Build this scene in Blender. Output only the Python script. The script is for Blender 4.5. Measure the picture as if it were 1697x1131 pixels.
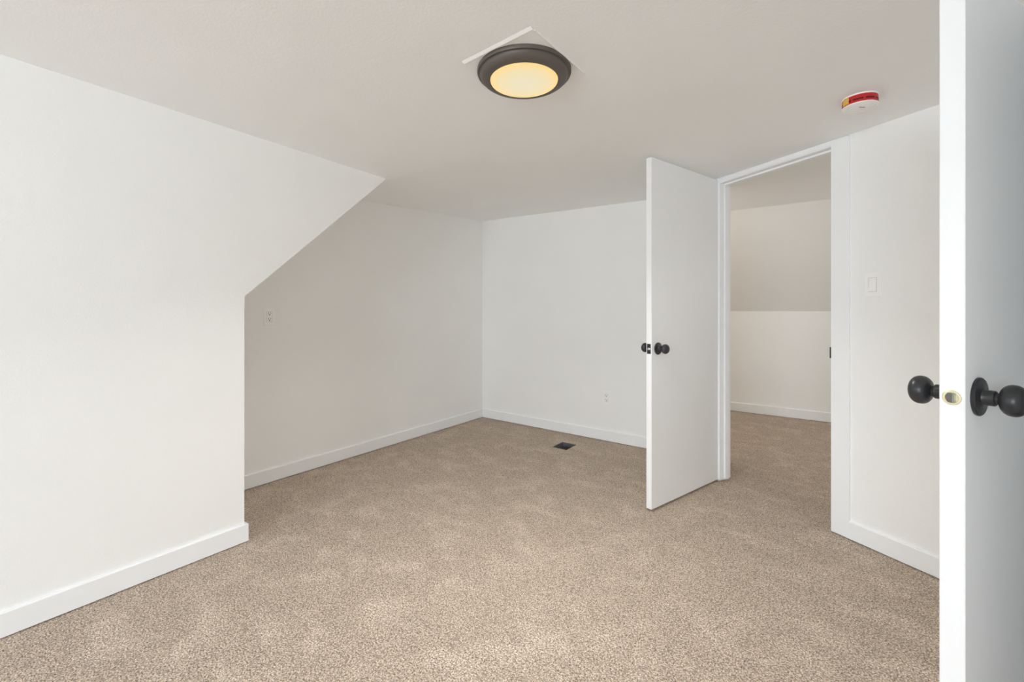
import bpy, bmesh, math
from mathutils import Vector, Matrix

for o in list(bpy.data.objects):
    bpy.data.objects.remove(o)
S = bpy.context.scene
COL = S.collection
PI = math.pi

# ------------------------------------------------------------------ camera
cd = bpy.data.cameras.new('camera')
cam = bpy.data.objects.new('camera', cd)
COL.objects.link(cam)
cam.location = (0, 0, 1.15)
cam.rotation_euler = (PI / 2, 0, math.radians(35.7))
cd.sensor_fit = 'HORIZONTAL'
cd.sensor_width = 36.0
cd.lens = 36.0 * 737 / 1697
cd.shift_y = -51.5 / 1697
cd.clip_start = 0.02
S.camera = cam

# ------------------------------------------------------------------ world, light, exposure
W = bpy.data.worlds.new('world')
S.world = W
W.use_nodes = True
W.node_tree.nodes['Background'].inputs[0].default_value = (0.75, 0.85, 1.0, 1)
W.node_tree.nodes['Background'].inputs[1].default_value = 1.0
S.view_settings.view_transform = 'Standard'
S.view_settings.look = 'None'
S.view_settings.gamma = 1.0
S.view_settings.use_curve_mapping = False
S.view_settings.exposure = 0.0
# a white room: let the light bounce many times
S.cycles.max_bounces = 24
S.cycles.diffuse_bounces = 20


P_BACK, P_SIDE, P_HALL, P_HLAMP = 166.0, 22.0, 4.3, 6.2      # watts of added window light, hall fill and hall lamp
LAMP = 11.0                             # watts of the lit ceiling light
LAMP_COL = (1.0, 0.985, 0.96)


def area(name, loc, rot, sx, sy, power, color):
    l = bpy.data.lights.new(name, 'AREA')
    l.shape = 'RECTANGLE'
    l.size, l.size_y = sx, sy
    l.energy = power
    l.color = color
    o = bpy.data.objects.new(name, l)
    o.location = loc
    o.rotation_euler = rot
    COL.objects.link(o)
    return o


# light through two windows added behind the camera to brighten the room
area('added_window_light', (-0.20, -4.36, 1.25), (PI / 2, 0, 0), 1.8, 1.15, P_BACK, (0.87, 0.965, 1.06))
area('added_side_window_light', (3.16, -2.55, 1.28), (PI / 2, 0, PI / 2), 2.3, 1.15, P_SIDE, (0.87, 0.965, 1.06))
# added fill at the hall's unseen right end; warm hall lamp at the left
area('hall_fill', (1.22, 4.5, 1.35), (PI / 2, 0, PI / 2), 1.0, 0.9, P_HALL, (0.97, 0.98, 1.0))
hl = bpy.data.lights.new('hall_lamp', 'POINT')
hl.energy = P_HLAMP
hl.color = (1.0, 0.90, 0.80)
hl.shadow_soft_size = 0.08
ho = bpy.data.objects.new('hall_lamp', hl)
ho.location = (-1.45, 4.35, 1.9)
COL.objects.link(ho)


# ------------------------------------------------------------------ materials
def new_mat(name):
    m = bpy.data.materials.new(name)
    m.use_nodes = True
    nt = m.node_tree
    return m, nt, nt.nodes, nt.links, nt.nodes['Principled BSDF']


def plain(name, col, rough=0.5, metal=0.0, emit=None, strength=0.0):
    m, nt, N, L, P = new_mat(name)
    P.inputs['Base Color'].default_value = (*col, 1)
    P.inputs['Roughness'].default_value = rough
    P.inputs['Metallic'].default_value = metal
    if emit:
        P.inputs['Emission Color'].default_value = (*emit, 1)
        P.inputs['Emission Strength'].default_value = strength
    return m


def bumpy(name, col, rough, scale, strength, dist, var=0.0):
    """paint with a fine rolled texture"""
    m, nt, N, L, P = new_mat(name)
    P.inputs['Roughness'].default_value = rough
    tc = N.new('ShaderNodeTexCoord')
    n = N.new('ShaderNodeTexNoise')
    n.inputs['Scale'].default_value = scale
    n.inputs['Detail'].default_value = 3
    L.new(tc.outputs['Object'], n.inputs['Vector'])
    b = N.new('ShaderNodeBump')
    b.inputs['Strength'].default_value = strength
    b.inputs['Distance'].default_value = dist
    L.new(n.outputs['Fac'], b.inputs['Height'])
    L.new(b.outputs['Normal'], P.inputs['Normal'])
    n2 = N.new('ShaderNodeTexNoise')
    n2.inputs['Scale'].default_value = 3.0
    L.new(tc.outputs['Object'], n2.inputs['Vector'])
    r = N.new('ShaderNodeValToRGB')
    r.color_ramp.elements[0].position = 0.3
    r.color_ramp.elements[1].position = 0.7
    r.color_ramp.elements[0].color = (*[c * (1 - var) for c in col], 1)
    r.color_ramp.elements[1].color = (*col, 1)
    L.new(n2.outputs['Fac'], r.inputs['Fac'])
    L.new(r.outputs['Color'], P.inputs['Base Color'])
    return m


M = {}
M['wall'] = bumpy('wall_paint', (0.925, 0.932, 0.925), 0.75, 170, 0.30, 0.002, 0.015)
M['ceiling'] = bumpy('ceiling_paint', (0.925, 0.936, 0.940), 0.85, 120, 0.35, 0.002, 0.015)
M['trim'] = bumpy('trim_paint', (0.915, 0.930, 0.945), 0.38, 60, 0.05, 0.001, 0.01)
M['door'] = bumpy('door_paint', (0.895, 0.912, 0.927), 0.42, 45, 0.05, 0.001, 0.01)
M['scar'] = plain('bare_white_paint', (0.93, 0.93, 0.92), 0.5)
M['black'] = bumpy('black_metal', (0.030, 0.031, 0.034), 0.36, 40, 0.04, 0.0005, 0.3)
M['plastic'] = plain('white_plastic', (0.945, 0.945, 0.935), 0.35)
M['plastic_white'] = plain('bright_white_plastic', (0.95, 0.95, 0.945), 0.4)
M['slot'] = plain('dark_slot', (0.03, 0.03, 0.03), 0.6)
M['brass'] = plain('brass', (0.80, 0.74, 0.50), 0.28, 0.8)
M['steel'] = plain('steel', (0.55, 0.55, 0.53), 0.3, 0.9)
M['darksteel'] = plain('worn_steel', (0.30, 0.30, 0.28), 0.38, 0.8)
M['duct'] = bumpy('galvanised_duct', (0.22, 0.21, 0.21), 0.4, 30, 0.1, 0.002, 0.5)
M['ductbrown'] = bumpy('duct_floor', (0.055, 0.030, 0.020), 0.9, 25, 0.3, 0.01, 0.6)  # dark brown, mottled at random
M['bronze'] = plain('bronze_ring', (0.125, 0.108, 0.095), 0.48, 0.25)
M['red'] = plain('red_plastic', (0.58, 0.018, 0.022), 0.4)
M['darkred'] = plain('dark_red_slot', (0.10, 0.003, 0.004), 0.6)
M['yellow'] = plain('yellow_sticker', (0.80, 0.50, 0.08), 0.5)
M['grey'] = plain('grey_groove', (0.40, 0.40, 0.39), 0.6)


def lens_mat():
    m, nt, N, L, P = new_mat('lamp_lens')
    P.inputs['Base Color'].default_value = (0.22, 0.20, 0.16, 1)
    P.inputs['Roughness'].default_value = 0.4
    tc = N.new('ShaderNodeTexCoord')
    ln = N.new('ShaderNodeVectorMath')
    ln.operation = 'LENGTH'
    sp = N.new('ShaderNodeVectorMath')
    sp.operation = 'MULTIPLY'
    sp.inputs[1].default_value = (1, 1, 0)
    L.new(tc.outputs['Object'], sp.inputs[0])
    L.new(sp.outputs['Vector'], ln.inputs[0])
    r = N.new('ShaderNodeValToRGB')
    mr = N.new('ShaderNodeMapRange')
    mr.inputs['From Min'].default_value = 0.0
    mr.inputs['From Max'].default_value = 0.121
    L.new(ln.outputs['Value'], mr.inputs['Value'])
    L.new(mr.outputs['Result'], r.inputs['Fac'])
    r.color_ramp.elements[0].position = 0.25
    r.color_ramp.elements[0].color = (0.74, 0.67, 0.46, 1)
    r.color_ramp.elements[1].position = 1.0
    r.color_ramp.elements[1].color = (0.90, 0.62, 0.22, 1)
    e = r.color_ramp.elements.new(0.75)
    e.color = (0.80, 0.66, 0.38, 1)
    L.new(r.outputs['Color'], P.inputs['Emission Color'])
    P.inputs['Emission Strength'].default_value = 0.95
    return m


M['lens'] = lens_mat()


def carpet_mat():
    m, nt, N, L, P = new_mat('cut_pile_carpet')
    P.inputs['Roughness'].default_value = 1.0
    P.inputs['Specular IOR Level'].default_value = 0.05
    tc = N.new('ShaderNodeTexCoord')
    wn = N.new('ShaderNodeTexNoise')
    wn.inputs['Scale'].default_value = 90
    wn.inputs['Detail'].default_value = 1
    L.new(tc.outputs['Object'], wn.inputs['Vector'])
    ad = N.new('ShaderNodeVectorMath')
    ad.operation = 'MULTIPLY_ADD'
    ad.inputs[1].default_value = (0.008, 0.008, 0.0)
    L.new(wn.outputs['Color'], ad.inputs[0])
    L.new(tc.outputs['Object'], ad.inputs[2])
    vo = N.new('ShaderNodeTexVoronoi')           # tufts
    vo.inputs['Scale'].default_value = 165
    L.new(ad.outputs['Vector'], vo.inputs['Vector'])
    tuft = N.new('ShaderNodeValToRGB')
    tuft.color_ramp.elements[0].position = 0.15
    tuft.color_ramp.elements[0].color = (1, 1, 1, 1)
    tuft.color_ramp.elements[1].position = 0.75
    tuft.color_ramp.elements[1].color = (0, 0, 0, 1)
    L.new(vo.outputs['Distance'], tuft.inputs['Fac'])
    fn = N.new('ShaderNodeTexNoise')             # yarn colour flecks
    fn.inputs['Scale'].default_value = 210
    fn.inputs['Detail'].default_value = 2
    L.new(tc.outputs['Object'], fn.inputs['Vector'])
    fleck = N.new('ShaderNodeValToRGB')
    cr = fleck.color_ramp
    cr.elements[0].position = 0.33
    cr.elements[0].color = (0.270, 0.180, 0.124, 1)
    cr.elements[1].position = 0.70
    cr.elements[1].color = (0.945, 0.862, 0.752, 1)
    e = cr.elements.new(0.5)
    e.color = (0.765, 0.628, 0.500, 1)
    L.new(fn.outputs['Fac'], fleck.inputs['Fac'])
    mx = N.new('ShaderNodeMix')
    mx.data_type = 'RGBA'
    mx.blend_type = 'MULTIPLY'
    mx.inputs['Factor'].default_value = 0.48
    L.new(fleck.outputs['Color'], mx.inputs['A'])
    L.new(tuft.outputs['Color'], mx.inputs['B'])
    # pile brushed the other way: large soft patches
    mp = N.new('ShaderNodeMapping')
    mp.inputs['Scale'].default_value = (1.0, 1.35, 1.0)
    mp.inputs['Rotation'].default_value = (0, 0, 0.5)
    L.new(tc.outputs['Object'], mp.inputs['Vector'])
    pn = N.new('ShaderNodeTexNoise')
    pn.inputs['Scale'].default_value = 5.5
    pn.inputs['Detail'].default_value = 4
    pn.inputs['Distortion'].default_value = 0.5
    L.new(mp.outputs['Vector'], pn.inputs['Vector'])
    pr = N.new('ShaderNodeValToRGB')
    pr.color_ramp.elements[0].position = 0.48
    pr.color_ramp.elements[0].color = (0.98, 0.98, 0.98, 1)
    pr.color_ramp.elements[1].position = 0.66
    pr.color_ramp.elements[1].color = (1.14, 1.15, 1.165, 1)
    L.new(pn.outputs['Fac'], pr.inputs['Fac'])
    mx2 = N.new('ShaderNodeMix')
    mx2.data_type = 'RGBA'
    mx2.blend_type = 'MULTIPLY'
    mx2.inputs['Factor'].default_value = 1.0
    L.new(mx.outputs['Result'], mx2.inputs['A'])
    L.new(pr.outputs['Color'], mx2.inputs['B'])
    L.new(mx2.outputs['Result'], P.inputs['Base Color'])
    hs = N.new('ShaderNodeMath')
    hs.operation = 'ADD'
    L.new(tuft.outputs['Color'], hs.inputs[0])
    L.new(fn.outputs['Fac'], hs.inputs[1])
    b = N.new('ShaderNodeBump')
    b.inputs['Strength'].default_value = 0.55
    b.inputs['Distance'].default_value = 0.004
    L.new(hs.outputs['Value'], b.inputs['Height'])
    L.new(b.outputs['Normal'], P.inputs['Normal'])
    return m


M['carpet'] = carpet_mat()


def pane_mat():
    m = bpy.data.materials.new('window_glass')
    m.use_nodes = True
    nt = m.node_tree
    nt.nodes.clear()
    o = nt.nodes.new('ShaderNodeOutputMaterial')
    t = nt.nodes.new('ShaderNodeBsdfTransparent')
    g = nt.nodes.new('ShaderNodeBsdfGlossy')
    g.inputs['Roughness'].default_value = 0.02
    mx = nt.nodes.new('ShaderNodeMixShader')
    mx.inputs[0].default_value = 0.06
    nt.links.new(t.outputs[0], mx.inputs[1])
    nt.links.new(g.outputs[0], mx.inputs[2])
    nt.links.new(mx.outputs[0], o.inputs[0])
    return m


M['glass'] = pane_mat()


# ------------------------------------------------------------------ mesh helpers
def bx(bm, x0, x1, y0, y1, z0, z1, bev=0.0, seg=2):
    g = bmesh.ops.create_cube(bm, size=1.0)
    vs = g['verts']
    for v in vs:
        v.co = Vector(((x0 + x1) / 2 + v.co.x * (x1 - x0),
                       (y0 + y1) / 2 + v.co.y * (y1 - y0),
                       (z0 + z1) / 2 + v.co.z * (z1 - z0)))
    if bev:
        es = list({e for v in vs for e in v.link_edges})
        bmesh.ops.bevel(bm, geom=es, offset=bev, segments=seg, affect='EDGES', profile=0.5)


def prism(bm, pts, axis, a0, a1):
    """extrude a 2-D outline along an axis: 'x' uses (y,z), 'y' uses (x,z), 'z' uses (x,y)"""
    def co(p, a):
        return {'x': (a, p[0], p[1]), 'y': (p[0], a, p[1]), 'z': (p[0], p[1], a)}[axis]
    A = [bm.verts.new(co(p, a0)) for p in pts]
    B = [bm.verts.new(co(p, a1)) for p in pts]
    bm.faces.new(A)
    bm.faces.new(B)
    n = len(pts)
    for i in range(n):
        bm.faces.new((A[i], A[(i + 1) % n], B[(i + 1) % n], B[i]))


def lathe(bm, prof, n=48, axis='z', origin=(0, 0, 0), close=True):
    """revolve (r, h) pairs round an axis through origin"""
    rings = []
    for r, h in prof:
        ring = []
        for i in range(n):
            a = 2 * PI * i / n
            c, s = r * math.cos(a), r * math.sin(a)
            p = {'z': (c, s, h), 'y': (c, h, s), 'x': (h, c, s)}[axis]
            ring.append(bm.verts.new(Vector(p) + Vector(origin)))
        rings.append(ring)
    for a, b in zip(rings[:-1], rings[1:]):
        for i in range(n):
            bm.faces.new((a[i], a[(i + 1) % n], b[(i + 1) % n], b[i]))
    if close:
        bm.faces.new(rings[0])
        bm.faces.new(rings[-1])


def obj(name, bm, mat, parent=None, smooth=False, mtx=None):
    if mtx is not None:
        bm.transform(mtx)
    bmesh.ops.recalc_face_normals(bm, faces=bm.faces[:])
    me = bpy.data.meshes.new(name)
    bm.to_mesh(me)
    bm.free()
    if smooth:
        for p in me.polygons:
            p.use_smooth = True
        me.set_sharp_from_angle(angle=math.radians(32))
    me.materials.append(mat if not isinstance(mat, str) else M[mat])
    o = bpy.data.objects.new(name, me)
    COL.objects.link(o)
    if parent:
        o.parent = parent
    return o


def struct(name, bm, mat, label=None, cat=None, **k):
    o = obj(name, bm, mat, **k)
    o['kind'] = 'structure'
    if label:
        o['label'] = label
        o['category'] = cat
    return o


def thing(name, label, cat, loc, rz=0.0, group=None):
    o = bpy.data.objects.new(name, None)
    COL.objects.link(o)
    o.empty_display_size = 0.05
    o.location = loc
    o.rotation_euler = (0, 0, rz)
    o['label'] = label
    o['category'] = cat
    if group:
        o['group'] = group
    return o


def B():
    return bmesh.new()


# ------------------------------------------------------------------ the angled door wall's own frame
# local x runs along the wall to the right, local y goes into the hall, local y = 0 is the trim face
DANG = math.atan2(-0.534, 0.846)
MD = Matrix.Translation((0.0, 2.834, 0.0)) @ Matrix.Rotation(DANG, 4, 'Z')
LJ, RJ = -0.7185, -0.0045          # jamb faces of the doorway


# ------------------------------------------------------------------ ceiling shape
def lerp(a, b, t):
    t = max(0.0, min(1.0, t))
    return a + (b - a) * t


def ceil_main(x, y):
    w = lerp(1.0, 0.0, (x + 2.36) / 1.1)
    return 2.027 + w * (0.024 - 0.0235 * (max(y, -0.2)))


def ceil_z(x, y):
    if y <= 1.9:
        return ceil_main(x, y)
    far = lerp(2.106, 2.064, (x + 3.04) / 1.79) if x < -1.25 else lerp(2.064, 2.036, (x + 1.25) / 0.65)
    return lerp(ceil_main(x, 1.9), far, (y - 1.9) / 1.78)


# ------------------------------------------------------------------ floor with the vent opening
VX0, VX1, VY0, VY1 = -1.905, -1.765, 3.225, 3.410
bm = B()
xs = [-3.2, VX0, VX1, 3.15]
ys = [-4.4, VY0, VY1, 5.8]
vg = [[bm.verts.new((x, y, 0)) for y in ys] for x in xs]
for i in range(3):
    for j in range(3):
        if (i, j) != (1, 1):
            bm.faces.new((vg[i][j], vg[i + 1][j], vg[i + 1][j + 1], vg[i][j + 1]))
# cut edge of the carpet going down into the opening
lo = [bm.verts.new((x, y, -0.012)) for x, y in ((VX0, VY0), (VX1, VY0), (VX1, VY1), (VX0, VY1))]
up = [vg[1][1], vg[2][1], vg[2][2], vg[1][2]]
for i in range(4):
    bm.faces.new((up[i], up[(i + 1) % 4], lo[(i + 1) % 4], lo[i]))
struct('floor', bm, 'carpet')

# ------------------------------------------------------------------ ceiling
bm = B()
gx = [-3.10, -2.9, -2.7, -2.5, -2.36, -2.2, -2.0, -1.8, -1.6, -1.4, -1.25, -1.05, -0.85, -0.70]
gy = [-4.30, -3.6, -3.1, -2.6, -2.0, -1.5, -1.0, -0.6, -0.2, 0.2, 0.6, 1.0, 1.3, 1.6, 1.9, 2.1, 2.3, 2.6, 2.9, 3.2, 3.5, 3.76]


def grid(gx, gy):
    b = B()
    vv = [[b.verts.new((x, y, ceil_z(x, y))) for y in gy] for x in gx]
    for i in range(len(gx) - 1):
        for j in range(len(gy) - 1):
            b.faces.new((vv[i][j], vv[i + 1][j], vv[i + 1][j + 1], vv[i][j + 1]))
    return b


g1 = grid(gx, gy)
g2 = grid([-0.70, -0.5, -0.3, -0.1, 0.15, 0.4, 0.62], gy)
pc = MD @ Vector((0, 0.06, 0))
pn = MD.to_3x3() @ Vector((0, 1, 0))
bmesh.ops.bisect_plane(g2, geom=g2.verts[:] + g2.edges[:] + g2.faces[:], plane_co=pc, plane_no=pn, clear_outer=True)
g3 = grid([0.62, 1.2, 1.8, 2.4, 3.10], [y for y in gy if y < -0.6] + [-0.59])
for g in (g1, g3):
    me = bpy.data.meshes.new('tmp')
    g.to_mesh(me)
    g2.from_mesh(me)
    bpy.data.meshes.remove(me)
    g.free()
bmesh.ops.remove_doubles(g2, verts=g2.verts[:], dist=0.0005)
ex = bmesh.ops.extrude_face_region(g2, geom=g2.faces[:])
for v in [e for e in ex['geom'] if isinstance(e, bmesh.types.BMVert)]:
    v.co.z += 0.12
struct('ceiling', g2, 'ceiling')
bm.free()

# ------------------------------------------------------------------ walls
TOP = 2.12
bm = B()      # left wall: ends in a sloping edge over the alcove
prism(bm, [(-4.30, 0), (1.016, 0), (1.016, 1.216), (1.882, 2.008), (2.004, TOP), (-4.30, TOP)], 'x', -2.364, -3.044)
struct('wall_left', bm, 'wall')

bm = B()
bx(bm, -3.15, -3.044, 1.0, 3.80, 0, 2.2)
struct('wall_far_left', bm, 'wall')

bm = B()      # far wall, a touch out of square
prism(bm, [(-3.15, 3.697), (-0.70, 3.632), (-0.66, 3.632), (-0.66, 3.75), (-3.15, 3.80)], 'z', 0, 2.2)
prism(bm, [(-0.736, 3.31), (-0.66, 3.30), (-0.66, 3.64), (-0.736, 3.64)], 'z', 0, 2.2)
struct('wall_far', bm, 'wall')

bm = B()      # angled wall with the doorway
bx(bm, RJ + 0.018, 0.585, 0.014, 0.104, 0, 2.2)
bx(bm, -0.872, LJ - 0.018, 0.014, 0.104, 0, 2.2)
bx(bm, LJ - 0.018, RJ + 0.018, 0.014, 0.104, 2.010, 2.2)
struct('wall_right', bm, 'wall', mtx=MD)

CY0, CY1, CZ = 1.130, 1.800, 1.845      # closet doorway in the side wall
SY0, SY1, SZ0, SZ1 = -3.70, -1.40, 0.70, 1.85      # second window, added in an unseen wing far right for its light
bm = B()
bx(bm, 0.499, 0.60, CY1 + 0.018, 2.55, 0, 2.2)
bx(bm, 0.499, 0.60, -0.70, CY0 - 0.018, 0, 2.2)  # unseen stretch, sized to keep side window light off the near door
bx(bm, 0.499, 0.60, CY0 - 0.018, CY1 + 0.018, CZ + 0.018, 2.2)
bx(bm, 0.60, 3.10, -0.70, -0.60, 0, 2.2)
struct('wall_side', bm, 'wall')
bm = B()
bx(bm, 3.0, 3.10, -4.30, SY0, 0, 2.2)
bx(bm, 3.0, 3.10, SY1, -0.70, 0, 2.2)
bx(bm, 3.0, 3.10, SY0, SY1, 0, SZ0)
bx(bm, 3.0, 3.10, SY0, SY1, SZ1, 2.2)
struct('wall_window_side', bm, 'wall')

WX0, WX1, WZ0, WZ1 = -1.10, 0.66, 0.75, 1.80
bm = B()
bx(bm, -2.40, WX0, -4.30, -4.20, 0, 2.2)
bx(bm, WX1, 3.10, -4.30, -4.20, 0, 2.2)
bx(bm, WX0, WX1, -4.30, -4.20, 0, WZ0)
bx(bm, WX0, WX1, -4.30, -4.20, WZ1, 2.2)
struct('wall_near', bm, 'wall')

bm = B()      # closet added out of view behind the near door
bx(bm, 0.60, 1.30, 0.82, 0.90, 0, 2.2)
bx(bm, 0.60, 1.30, 2.42, 2.50, 0, 2.2)
bx(bm, 1.30, 1.38, 0.82, 2.50, 0, 2.2)
bx(bm, 0.60, 1.30, 0.90, 2.42, 2.03, 2.12)
struct('wall_closet', bm, 'wall')

bm = B()      # hall: knee wall, slope under the roof, end walls added out of view
prism(bm, [(5.584, 0), (5.70, 0), (5.70, 2.3), (4.60, 2.3), (4.631, 2.090), (5.584, 1.137)], 'x', -2.1, 1.4)
struct('wall_hall_far', bm, 'wall')
bm = B()
bx(bm, -2.10, -2.0, 3.70, 5.60, 0, 2.2)
struct('wall_hall_left', bm, 'wall')
bm = B()
bx(bm, 1.30, 1.40, 2.50, 5.60, 0, 2.2)
struct('wall_hall_right', bm, 'wall')
bm = B()
a = MD @ Vector((-0.86, 0.07, 0))
b_ = MD @ Vector((0.58, 0.07, 0))
prism(bm, [(a.x + 0.03, a.y), (b_.x, b_.y), (0.56, 2.15), (1.35, 2.15), (1.35, 4.64), (-2.05, 4.64), (-2.05, 3.72), (a.x + 0.03, 3.72)],
      'z', 2.090, 2.17)
struct('ceiling_hall', bm, 'ceiling')

# ------------------------------------------------------------------ baseboards
BH = 0.092


def base_run(name, p0, p1, nrm, h=BH, t=0.0145, ext0=0.0, ext1=0.0, z0=0.005):
    """board whose visible face runs from p0 to p1; nrm points into the room"""
    p0, p1, n = Vector(p0), Vector(p1), Vector(nrm).normalized()
    d = (p1 - p0).normalized()
    p0 = p0 - d * ext0
    p1 = p1 + d * ext1
    b = B()
    prof = [(0, z0), (0, h - 0.004), (-0.004, h), (-t, h), (-t, z0)]
    A = [b.verts.new((*(p0 + n * q), z)) for q, z in prof]
    C = [b.verts.new((*(p1 + n * q), z)) for q, z in prof]
    b.faces.new(A)
    b.faces.new(C)
    for i in range(5):
        b.faces.new((A[i], A[(i + 1) % 5], C[(i + 1) % 5], C[i]))
    return b


bm = base_run('x', (-2.350, -4.20), (-2.350, 1.0154), (1, 0))
b2 = base_run('x', (-2.350, 1.030), (-3.03, 1.030), (0, 1))
me = bpy.data.meshes.new('tmp')
b2.to_mesh(me)
bm.from_mesh(me)
b2.free()
bpy.data.meshes.remove(me)
struct('baseboard_left', bm, 'trim')
struct('baseboard_far_left', base_run('x', (-3.030, 1.03), (-3.030, 3.683), (1, 0)), 'trim')
struct('baseboard_far', base_run('x', (-3.030, 3.6795), (-0.738, 3.619), (-0.0264, -1)), 'trim')
p0 = MD @ Vector((0.0823, 0, 0))
p1 = MD @ Vector((0.565, 0, 0))
nd = MD.to_3x3() @ Vector((0, -1, 0))
struct('baseboard_right', base_run('x', p0.xy, p1.xy, nd.xy), 'trim')
struct('baseboard_hall', base_run('x', (-2.0, 5.570), (1.3, 5.570), (0, -1), h=0.10), 'trim')
struct('baseboard_side', base_run('x', (0.485, CY1 + 0.075), (0.485, 2.50), (-1, 0)), 'trim')

# ------------------------------------------------------------------ doorway trim
bm = B()      # right casing
bx(bm, RJ, 0.0823, 0.0, 0.0155, 0.004, 2.026, 0.002, 1)
struct('trim_1', bm, 'trim', mtx=MD)
bm = B()      # left jamb, stop and the casing behind the open door
bx(bm, LJ - 0.018, LJ, 0.002, 0.100, 0.016, 1.996, 0.0015, 1)
bx(bm, LJ, LJ + 0.011, 0.040, 0.076, 0.018, 1.986, 0.0015, 1)
bx(bm, LJ - 0.088, LJ - 0.004, 0.0, 0.0145, 0.016, 2.030, 0.002, 1)
struct('trim_2', bm, 'trim', mtx=MD)
bm = B()      # head jamb, stop, and the narrow head casing under the ceiling
bx(bm, LJ - 0.018, RJ + 0.018, 0.002, 0.100, 1.996, 2.012, 0.0015, 1)
bx(bm, LJ, RJ, 0.040, 0.076, 1.985, 1.996, 0.0015, 1)
bx(bm, LJ - 0.004, RJ, -0.002, 0.0145, 2.001, 2.026, 0.002, 1)
struct('trim_3', bm, 'trim', mtx=MD)
bm = B()      # right jamb and stop, seen only from the side
bx(bm, RJ, RJ + 0.018, 0.0165, 0.100, 0.004, 1.996, 0.0015, 1)
bx(bm, RJ - 0.011, RJ, 0.040, 0.076, 0.004, 1.986, 0.0015, 1)
jr = struct('trim_4', bm, 'trim', mtx=MD)
bm = B()
bx(bm, RJ - 0.0035, RJ + 0.0015, -0.003, 0.034, 0.900, 0.957, 0.0008, 1)
sp_ = obj('strike_plate', bm, 'black', jr, mtx=MD)
sp_['label'] = 'black metal strike plate'

bm = B()      # closet doorway trim
bx(bm, 0.487, 0.60, CY1, CY1 + 0.018, 0.004, CZ, 0.0015, 1)
bx(bm, 0.487, 0.60, CY0 - 0.018, CY0, 0.004, CZ, 0.0015, 1)
bx(bm, 0.487, 0.60, CY0 - 0.018, CY1 + 0.018, CZ, CZ + 0.018, 0.0015, 1)
bx(bm, 0.484, 0.499, CY1 + 0.006, CY1 + 0.075, 0.004, CZ + 0.075, 0.002, 1)
bx(bm, 0.484, 0.499, CY0 - 0.075, CY0 - 0.006, 0.004, CZ + 0.075, 0.002, 1)
bx(bm, 0.484, 0.499, CY0 - 0.006, CY1 + 0.006, CZ + 0.006, CZ + 0.075, 0.002, 1)
struct('trim_5', bm, 'trim')

# outline left on the ceiling by an older square fixture
def ridge(pts, wid):
    """low wedge of old paint along the ceiling, its sloping side to the right of the run"""
    a, c = Vector(pts[0]), Vector(pts[1])
    d = (c - a).normalized()
    n = Vector((d.y, -d.x))
    b = B()
    rows = []
    for p in (a, c):
        z = ceil_z(p.x, p.y)
        q, w = p + n * wid / 2, p - n * wid / 2
        rows.append([b.verts.new((q.x, q.y, z + 0.002)), b.verts.new((q.x, q.y, z - 0.0004)),
                     b.verts.new((w.x, w.y, z - 0.0050)), b.verts.new((w.x, w.y, z + 0.002))])
    for k in range(4):
        b.faces.new((rows[0][k], rows[0][(k + 1) % 4], rows[1][(k + 1) % 4], rows[1][k]))
    b.faces.new(rows[0])
    b.faces.new(rows[1])
    return b


struct('trim_6', ridge([(-1.058, 1.176), (-0.754, 1.154)], 0.0115), 'scar')
struct('trim_7', ridge([(-0.746, 1.506), (-0.757, 1.170)], 0.011), 'scar')

# ------------------------------------------------------------------ unseen windows, added behind the camera for light
def window(name, w, z0, z1, mtx):
    """local x along the wall, local y outwards"""
    f, h = 0.05, w / 2
    b = B()
    bx(b, -h, -h + f, 0.01, 0.08, z0, z1, 0.003, 1)
    bx(b, h - f, h, 0.01, 0.08, z0, z1, 0.003, 1)
    bx(b, -h + f, h - f, 0.01, 0.08, z0, z0 + f, 0.003, 1)
    bx(b, -h + f, h - f, 0.01, 0.08, z1 - f, z1, 0.003, 1)
    bx(b, -0.025, 0.025, 0.02, 0.07, z0 + f, z1 - f, 0.003, 1)
    wn = struct(name, b, 'trim', mtx=mtx)
    for a, c in ((-h + f, -0.025), (0.025, h - f)):
        b = B()
        bx(b, a, c, 0.042, 0.048, z0 + f, z1 - f)
        obj('window_pane', b, 'glass', wn, mtx=mtx)


window('added_window_1', WX1 - WX0, WZ0, WZ1, Matrix.Translation(((WX0 + WX1) / 2, -4.20, 0)) @ Matrix.Rotation(PI, 4, 'Z'))


window('added_window_2', SY1 - SY0, SZ0, SZ1, Matrix.Translation((3.0, (SY0 + SY1) / 2, 0)) @ Matrix.Rotation(-PI / 2, 4, 'Z'))


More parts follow.
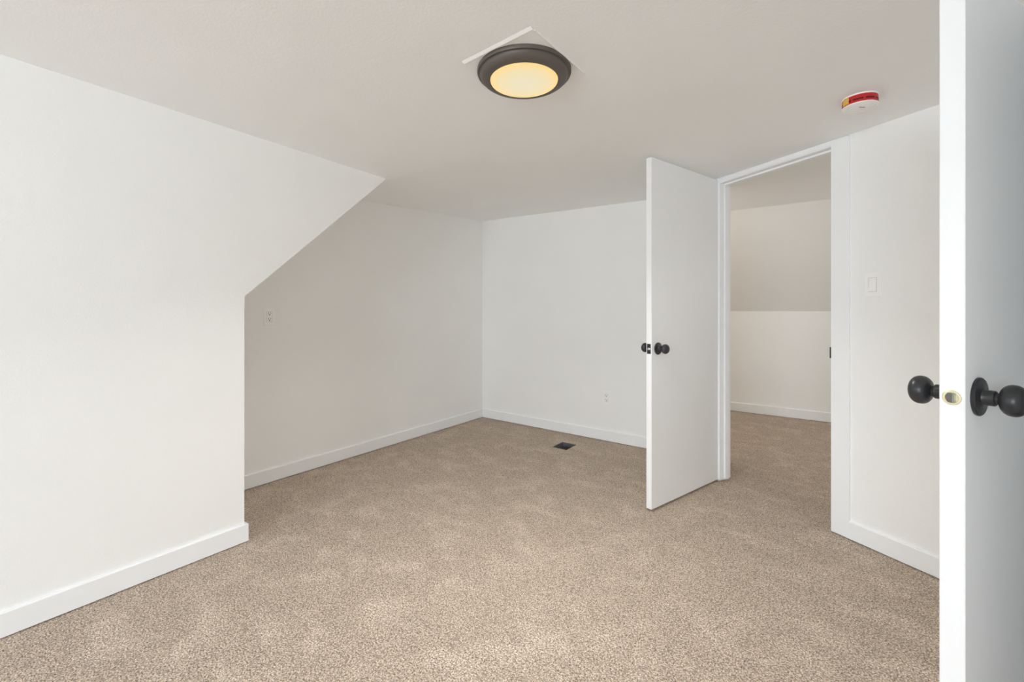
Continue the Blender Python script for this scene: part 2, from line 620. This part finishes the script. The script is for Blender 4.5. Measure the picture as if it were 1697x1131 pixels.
# ------------------------------------------------------------------ doors
def knob_parts(root, lx, z, face, sgn, k):
    """rosette, stem and ball on one face; axis along local y, sgn = outward direction, k = size"""
    def L(p):
        return [(r * k, face + sgn * h) for r, h in p]
    b = B()
    lathe(b, L([(0.0340, -0.001), (0.0350, 0.001), (0.0350, 0.0045), (0.0330, 0.0065), (0.018, 0.0075), (0.0150, 0.009),
                (0.0140, 0.012), (0.0138, 0.0245), (0.0128, 0.0260), (0.0102, 0.0262)]), 48, 'y', (lx, 0, z))
    kn = obj('door_knob', b, 'black', root, smooth=True)
    b = B()
    pr = [(0.0100, 0.0255), (0.0098, 0.0300), (0.0118, 0.0315)]
    c, R, H = 0.0492, 0.0277, 0.0192
    for i in range(0, 19):                       # a squat, rounded ball
        a = math.radians(28 + 124 * i / 18)
        sn, cs = math.sin(a), math.cos(a)
        pr.append((R * sn ** 0.8, c - H * math.copysign(abs(cs) ** 0.9, cs)))
    l0, l1 = pr[-1]
    pr += [(l0 - 0.0016, l1 + 0.0009), (0.0112, l1 + 0.0012), (0.0104, l1 + 0.0002), (0.0092, l1 + 0.0010), (0.002, l1 + 0.0012)]
    lathe(b, L(pr), 48, 'y', (lx, 0, z))
    obj('knob_ball', b, 'black', kn, smooth=True)


def make_door(name, hinge, edge, width, z0, z1, thick, kz, label, latch, cat='door'):
    """slab from the hinge to the free edge; local x from hinge outwards, local y = 0 is the face towards the camera,
    the slab extends to -y"""
    d = Vector(edge) - Vector(hinge)
    ang = math.atan2(d.y, d.x)
    b = B()
    bx(b, 0, width, -thick, 0, z0, z1, 0.0015, 1)
    o = obj(name, b, 'door')
    o['kind'] = 'structure'
    o['label'] = label
    o['category'] = cat
    o.location = (hinge[0], hinge[1], 0)
    o.rotation_euler = (0, 0, ang)
    kx = width - 0.060
    ks = 1.0 if latch == 'black' else 1.08
    knob_parts(o, kx, kz, 0.0, 1, ks)
    knob_parts(o, kx, kz, -thick, -1, ks)
    ym = -thick / 2
    b = B()
    if latch == 'black':
        bx(b, width - 0.002, width + 0.0012, ym - 0.0125, ym + 0.0125, kz - 0.0285, kz + 0.0285, 0.0009, 1)
        pl = obj('latch_plate', b, 'black', o)
        pl['label'] = 'black rectangular latch plate on the door edge'
        b = B()
        lathe(b, [(0.0085, 0), (0.0085, 0.004), (0.0075, 0.008), (0.004, 0.010)], 24, 'x', (width + 0.001, ym + 0.003, kz))
        obj('latch_bolt', b, 'steel', pl, smooth=True)
    else:
        # round brass faceplate with a lip, and the bevelled bolt in its opening
        lathe(b, [(0.0142, -0.001), (0.0146, 0.0005), (0.0136, 0.0014), (0.0102, 0.0015), (0.0096, 0.0006), (0.0094, -0.003)],
              48, 'x', (width, ym, kz), close=False)
        pl = obj('latch_plate', b, 'brass', o, smooth=True)
        pl['label'] = 'round brass latch plate on the door edge'
        b = B()
        lathe(b, [(0.0095, -0.003), (0.0095, 0.0002)], 32, 'x', (width, ym, kz))
        obj('latch_cup', b, 'brass', pl, smooth=True)
        b = B()
        n = 14
        A, C = [], []
        for i in range(n + 1):                       # half-round bolt, sloping off to one side
            t = -1 + 2 * i / n
            zz = kz + 0.0090 * t
            r = math.sqrt(max(0, 1 - 0.55 * t * t))
            A.append((zz, r))
        prev = None
        for zz, r in A:
            row = [b.verts.new((width + 0.0005, ym - 0.0100 * r, zz)), b.verts.new((width + 0.0030, ym - 0.0068 * r, zz)),
                   b.verts.new((width + 0.0085, ym + 0.0028, zz)), b.verts.new((width + 0.0085, ym + 0.0054, zz)),
                   b.verts.new((width + 0.0005, ym + 0.0055, zz))]
            if prev:
                for q in range(4):
                    b.faces.new((prev[q], prev[q + 1], row[q + 1], row[q]))
            else:
                b.faces.new(row)
            prev = row
        b.faces.new(prev)
        obj('latch_bolt', b, 'darksteel', pl)
    # hinge leaves on the hidden edge
    for hz in (z0 + 0.22, z1 - 0.22):
        b = B()
        lathe(b, [(0.0055, hz - 0.04), (0.0055, hz + 0.04)], 16, 'z', (-0.004, 0.004 if latch == 'black' else -thick - 0.004, 0))
        bx(b, -0.0035, 0.0, -0.03, -0.001, hz - 0.04, hz + 0.04)
        obj('door_hinge', b, 'steel', o)
    return o


# far door, standing open from the doorway
make_door('door_1', (-0.614, 3.237), (-0.829, 2.509), 0.759, 0.015, 2.019, 0.035, 0.928,
          'flat white slab door standing open in front of the far wall, with round black knobs', 'black')
make_door('door_2', (0.485 + 0.017, 1.794 - 0.0085), (0.190 + 0.017, 1.203 - 0.0085), 0.66, 0.014, 1.833, 0.038, 0.9790,
          'flat white slab door cut off by the right edge of the photo, with round brass latch', 'brass')

# ------------------------------------------------------------------ ceiling light
LX, LY = -0.9175, 1.353
lz = ceil_z(LX, LY)
cl = thing('ceiling_light', 'round dark bronze flush ceiling light with a lit warm yellow lens', 'ceiling light', (LX, LY, lz))
bm = B()
lathe(bm, [(0.166, 0.006), (0.1715, 0.004), (0.1720, -0.009), (0.1705, -0.0125), (0.1640, -0.0135), (0.160, -0.013)], 96)
obj('mounting_ring', bm, 'bronze', cl, smooth=True)
bm = B()
lathe(bm, [(0.1600, -0.010), (0.1625, -0.0135), (0.1622, -0.0165), (0.1600, -0.0220), (0.1555, -0.0275), (0.1490, -0.0320), (0.1410, -0.0352),
           (0.1330, -0.0368), (0.1270, -0.0372), (0.1250, -0.0365), (0.1242, -0.034)], 96, close=False)
obj('trim_ring', bm, 'bronze', cl, smooth=True)
bm = B()
pr = [(0.1240, -0.034)]
for i in range(1, 13):
    a = i / 13 * PI / 2
    pr.append((0.1240 * math.cos(a), -0.0365 - 0.0095 * math.sin(a)))
lathe(bm, pr, 96)
obj('lamp_lens', bm, 'lens', cl, smooth=True)['label'] = 'lit warm yellow lens'
ll = bpy.data.lights.new('ceiling_light_beam', 'AREA')       # the downward beam the lens throws
ll.shape = 'DISK'
ll.size = 0.22
ll.energy = LAMP
ll.color = LAMP_COL
ll.spread = math.radians(128)
lo_ = bpy.data.objects.new('ceiling_light_beam', ll)
lo_.location = (LX, LY, lz - 0.049)
COL.objects.link(lo_)

# ------------------------------------------------------------------ smoke detector
# px (1425, 168): 1.44 m to the right of and 1.84 m ahead of the camera
SX, SY = 0.8121 * 1.4416 - 0.5835 * 1.843, 0.5835 * 1.4416 + 0.8121 * 1.843
sd = thing('smoke_detector', 'round white smoke detector with a red band on the ceiling near the doorway', 'smoke detector',
           (SX, SY, ceil_z(SX, SY)), math.radians(35.7))
bm = B()
lathe(bm, [(0.060, 0.004), (0.0615, 0.001), (0.0615, -0.0045), (0.0605, -0.0055), (0.056, -0.0055)], 64)
obj('mounting_base', bm, 'plastic_white', sd, smooth=True)
bm = B()
lathe(bm, [(0.0585, -0.0045), (0.0592, -0.006), (0.0600, -0.030), (0.0602, -0.0365), (0.058, -0.0365)], 64, close=False)
rb = obj('side_band', bm, 'red', sd, smooth=True)
rb['label'] = 'red side band with dark slots'
bm = B()
for k in range(9):                                   # sensing slots round the band
    a0 = 2 * PI * k / 9 + math.radians(-150)
    n = 8
    rows = []
    for i in range(n + 1):
        a = a0 + math.radians(33) * i / n
        r0, r1 = 0.0597, 0.0599
        rows.append([bm.verts.new((r * math.cos(a), r * math.sin(a), zz)) for r, zz in
                     ((0.058, -0.0200), (r0 + 0.0004, -0.0200), (r1 + 0.0005, -0.0270), (0.058, -0.0270))])
    for p, q in zip(rows[:-1], rows[1:]):
        for c in range(4):
            bm.faces.new((p[c], p[(c + 1) % 4], q[(c + 1) % 4], q[c]))
    bm.faces.new(rows[0])
    bm.faces.new(rows[-1])
obj('side_slot', bm, 'darkred', rb)
bm = B()
rows = []
for i in range(9):
    a = math.radians(163 + 32 * i / 8)
    rows.append([bm.verts.new((r * math.cos(a), r * math.sin(a), zz)) for r, zz in ((0.058, -0.0075), (0.0598, -0.0075), (0.0606, -0.032), (0.058, -0.032))])
for p, q in zip(rows[:-1], rows[1:]):
    for c in range(4):
        bm.faces.new((p[c], p[(c + 1) % 4], q[(c + 1) % 4], q[c]))
bm.faces.new(rows[0])
bm.faces.new(rows[-1])
obj('sticker', bm, 'yellow', sd)['label'] = 'yellow sticker on the band'
bm = B()
lathe(bm, [(0.0580, -0.0355), (0.0612, -0.0360), (0.0614, -0.0380), (0.0595, -0.0400), (0.0500, -0.0420), (0.0485, -0.0410), (0.0470, -0.0420),
           (0.0330, -0.0430), (0.0315, -0.0420), (0.0300, -0.0430), (0.006, -0.0438)], 64)
cv = obj('cover', bm, 'plastic_white', sd, smooth=True)
bm = B()
bx(bm, -0.012, 0.012, -0.014, -0.008, -0.0448, -0.0425, 0.0006, 1)
obj('test_button', bm, 'grey', cv)


# ------------------------------------------------------------------ switch and outlets: local x along the wall, -y out of the wall
def plate(b, w, h, t=0.0055):
    bx(b, -w / 2, w / 2, -t, 0.0005, -h / 2, h / 2, 0.0022, 2)


def frame(b, w, h, y0, y1, t):
    bx(b, -w / 2, w / 2, y0, y1, h / 2 - t, h / 2)
    bx(b, -w / 2, w / 2, y0, y1, -h / 2, -h / 2 + t)
    bx(b, -w / 2, -w / 2 + t, y0, y1, -h / 2 + t, h / 2 - t)
    bx(b, w / 2 - t, w / 2, y0, y1, -h / 2 + t, h / 2 - t)


sw_p = MD @ Vector((0.183, 0.014, 0))
sw = thing('light_switch', 'white rocker light switch on the wall right of the doorway', 'light switch', (sw_p.x, sw_p.y, 1.271), DANG)
bm = B()
plate(bm, 0.071, 0.115)
pl = obj('switch_plate', bm, 'plastic', sw)
bm = B()
frame(bm, 0.0350, 0.0680, -0.0058, -0.004, 0.0009)
obj('switch_gap', bm, 'grey', pl)
bm = B()
prism(bm, [(-0.0054, -0.032), (-0.0092, -0.031), (-0.0064, 0.0), (-0.0060, 0.031), (-0.0054, 0.032)], 'x', -0.0160, 0.0160)
obj('rocker', bm, 'plastic', sw)


def outlet(label, loc, rz):
    t = thing('wall_outlet', label, 'outlet', loc, rz, None)
    b = B()
    plate(b, 0.072, 0.118)
    p = obj('outlet_plate', b, 'plastic', t)
    for s in (-1, 1):
        b = B()
        lathe(b, [(0.0025, -0.0062), (0.0022, -0.0052)], 12, 'y', (0, 0, s * 0.0485))
        obj('screw', b, 'plastic', p)
    b = B()
    bx(b, -0.0170, 0.0170, -0.0072, -0.004, -0.0338, 0.0338, 0.0008, 1)
    r = obj('receptacle', b, 'plastic_white', t)
    b = B()
    frame(b, 0.0362, 0.0698, -0.0059, -0.004, 0.0011)
    obj('receptacle_gap', b, 'grey', p)
    b = B()
    for s in (1, -1):
        zc = 0.0185 * s
        bx(b, -0.0084, -0.0050, -0.0075, -0.005, zc + 0.0010, zc + 0.0085)
        bx(b, 0.0050, 0.0082, -0.0075, -0.005, zc + 0.0018, zc + 0.0082)
        lathe(b, [(0.0036, -0.0076), (0.0036, -0.005)], 14, 'y', (0, 0, zc - 0.0065))
    obj('receptacle_slot', b, 'slot', r)
    return t


outlet('white wall outlet high on the alcove wall, just past the sloping edge', (-3.044, 1.462, 1.105), PI / 2)
outlet('white wall outlet low on the far wall above the floor vent opening', (-1.603, 3.656, 0.378), math.radians(-1.5))

# ------------------------------------------------------------------ floor vent opening (no grille on it)
fv = thing('floor_vent', 'uncovered rectangular heating vent opening sunk in the carpet by the far wall', 'floor vent',
           ((VX0 + VX1) / 2, (VY0 + VY1) / 2, 0))
hx, hy = (VX1 - VX0) / 2, (VY1 - VY0) / 2
bm = B()
zt, zb, tt = -0.004, -0.085, 0.0015
bx(bm, -hx, -hx + tt, -hy, hy, zb, zt)
bx(bm, hx - tt, hx, -hy, hy, zb, zt)
bx(bm, -hx + tt, hx - tt, -hy, -hy + tt, zb, zt)
bx(bm, -hx + tt, hx - tt, hy - tt, hy, zb, zt)
dl = obj('duct_liner', bm, 'duct', fv)
bm = B()
bx(bm, -hx, hx, -hy, hy, zb - 0.004, zb)
obj('duct_floor', bm, 'ductbrown', dl)
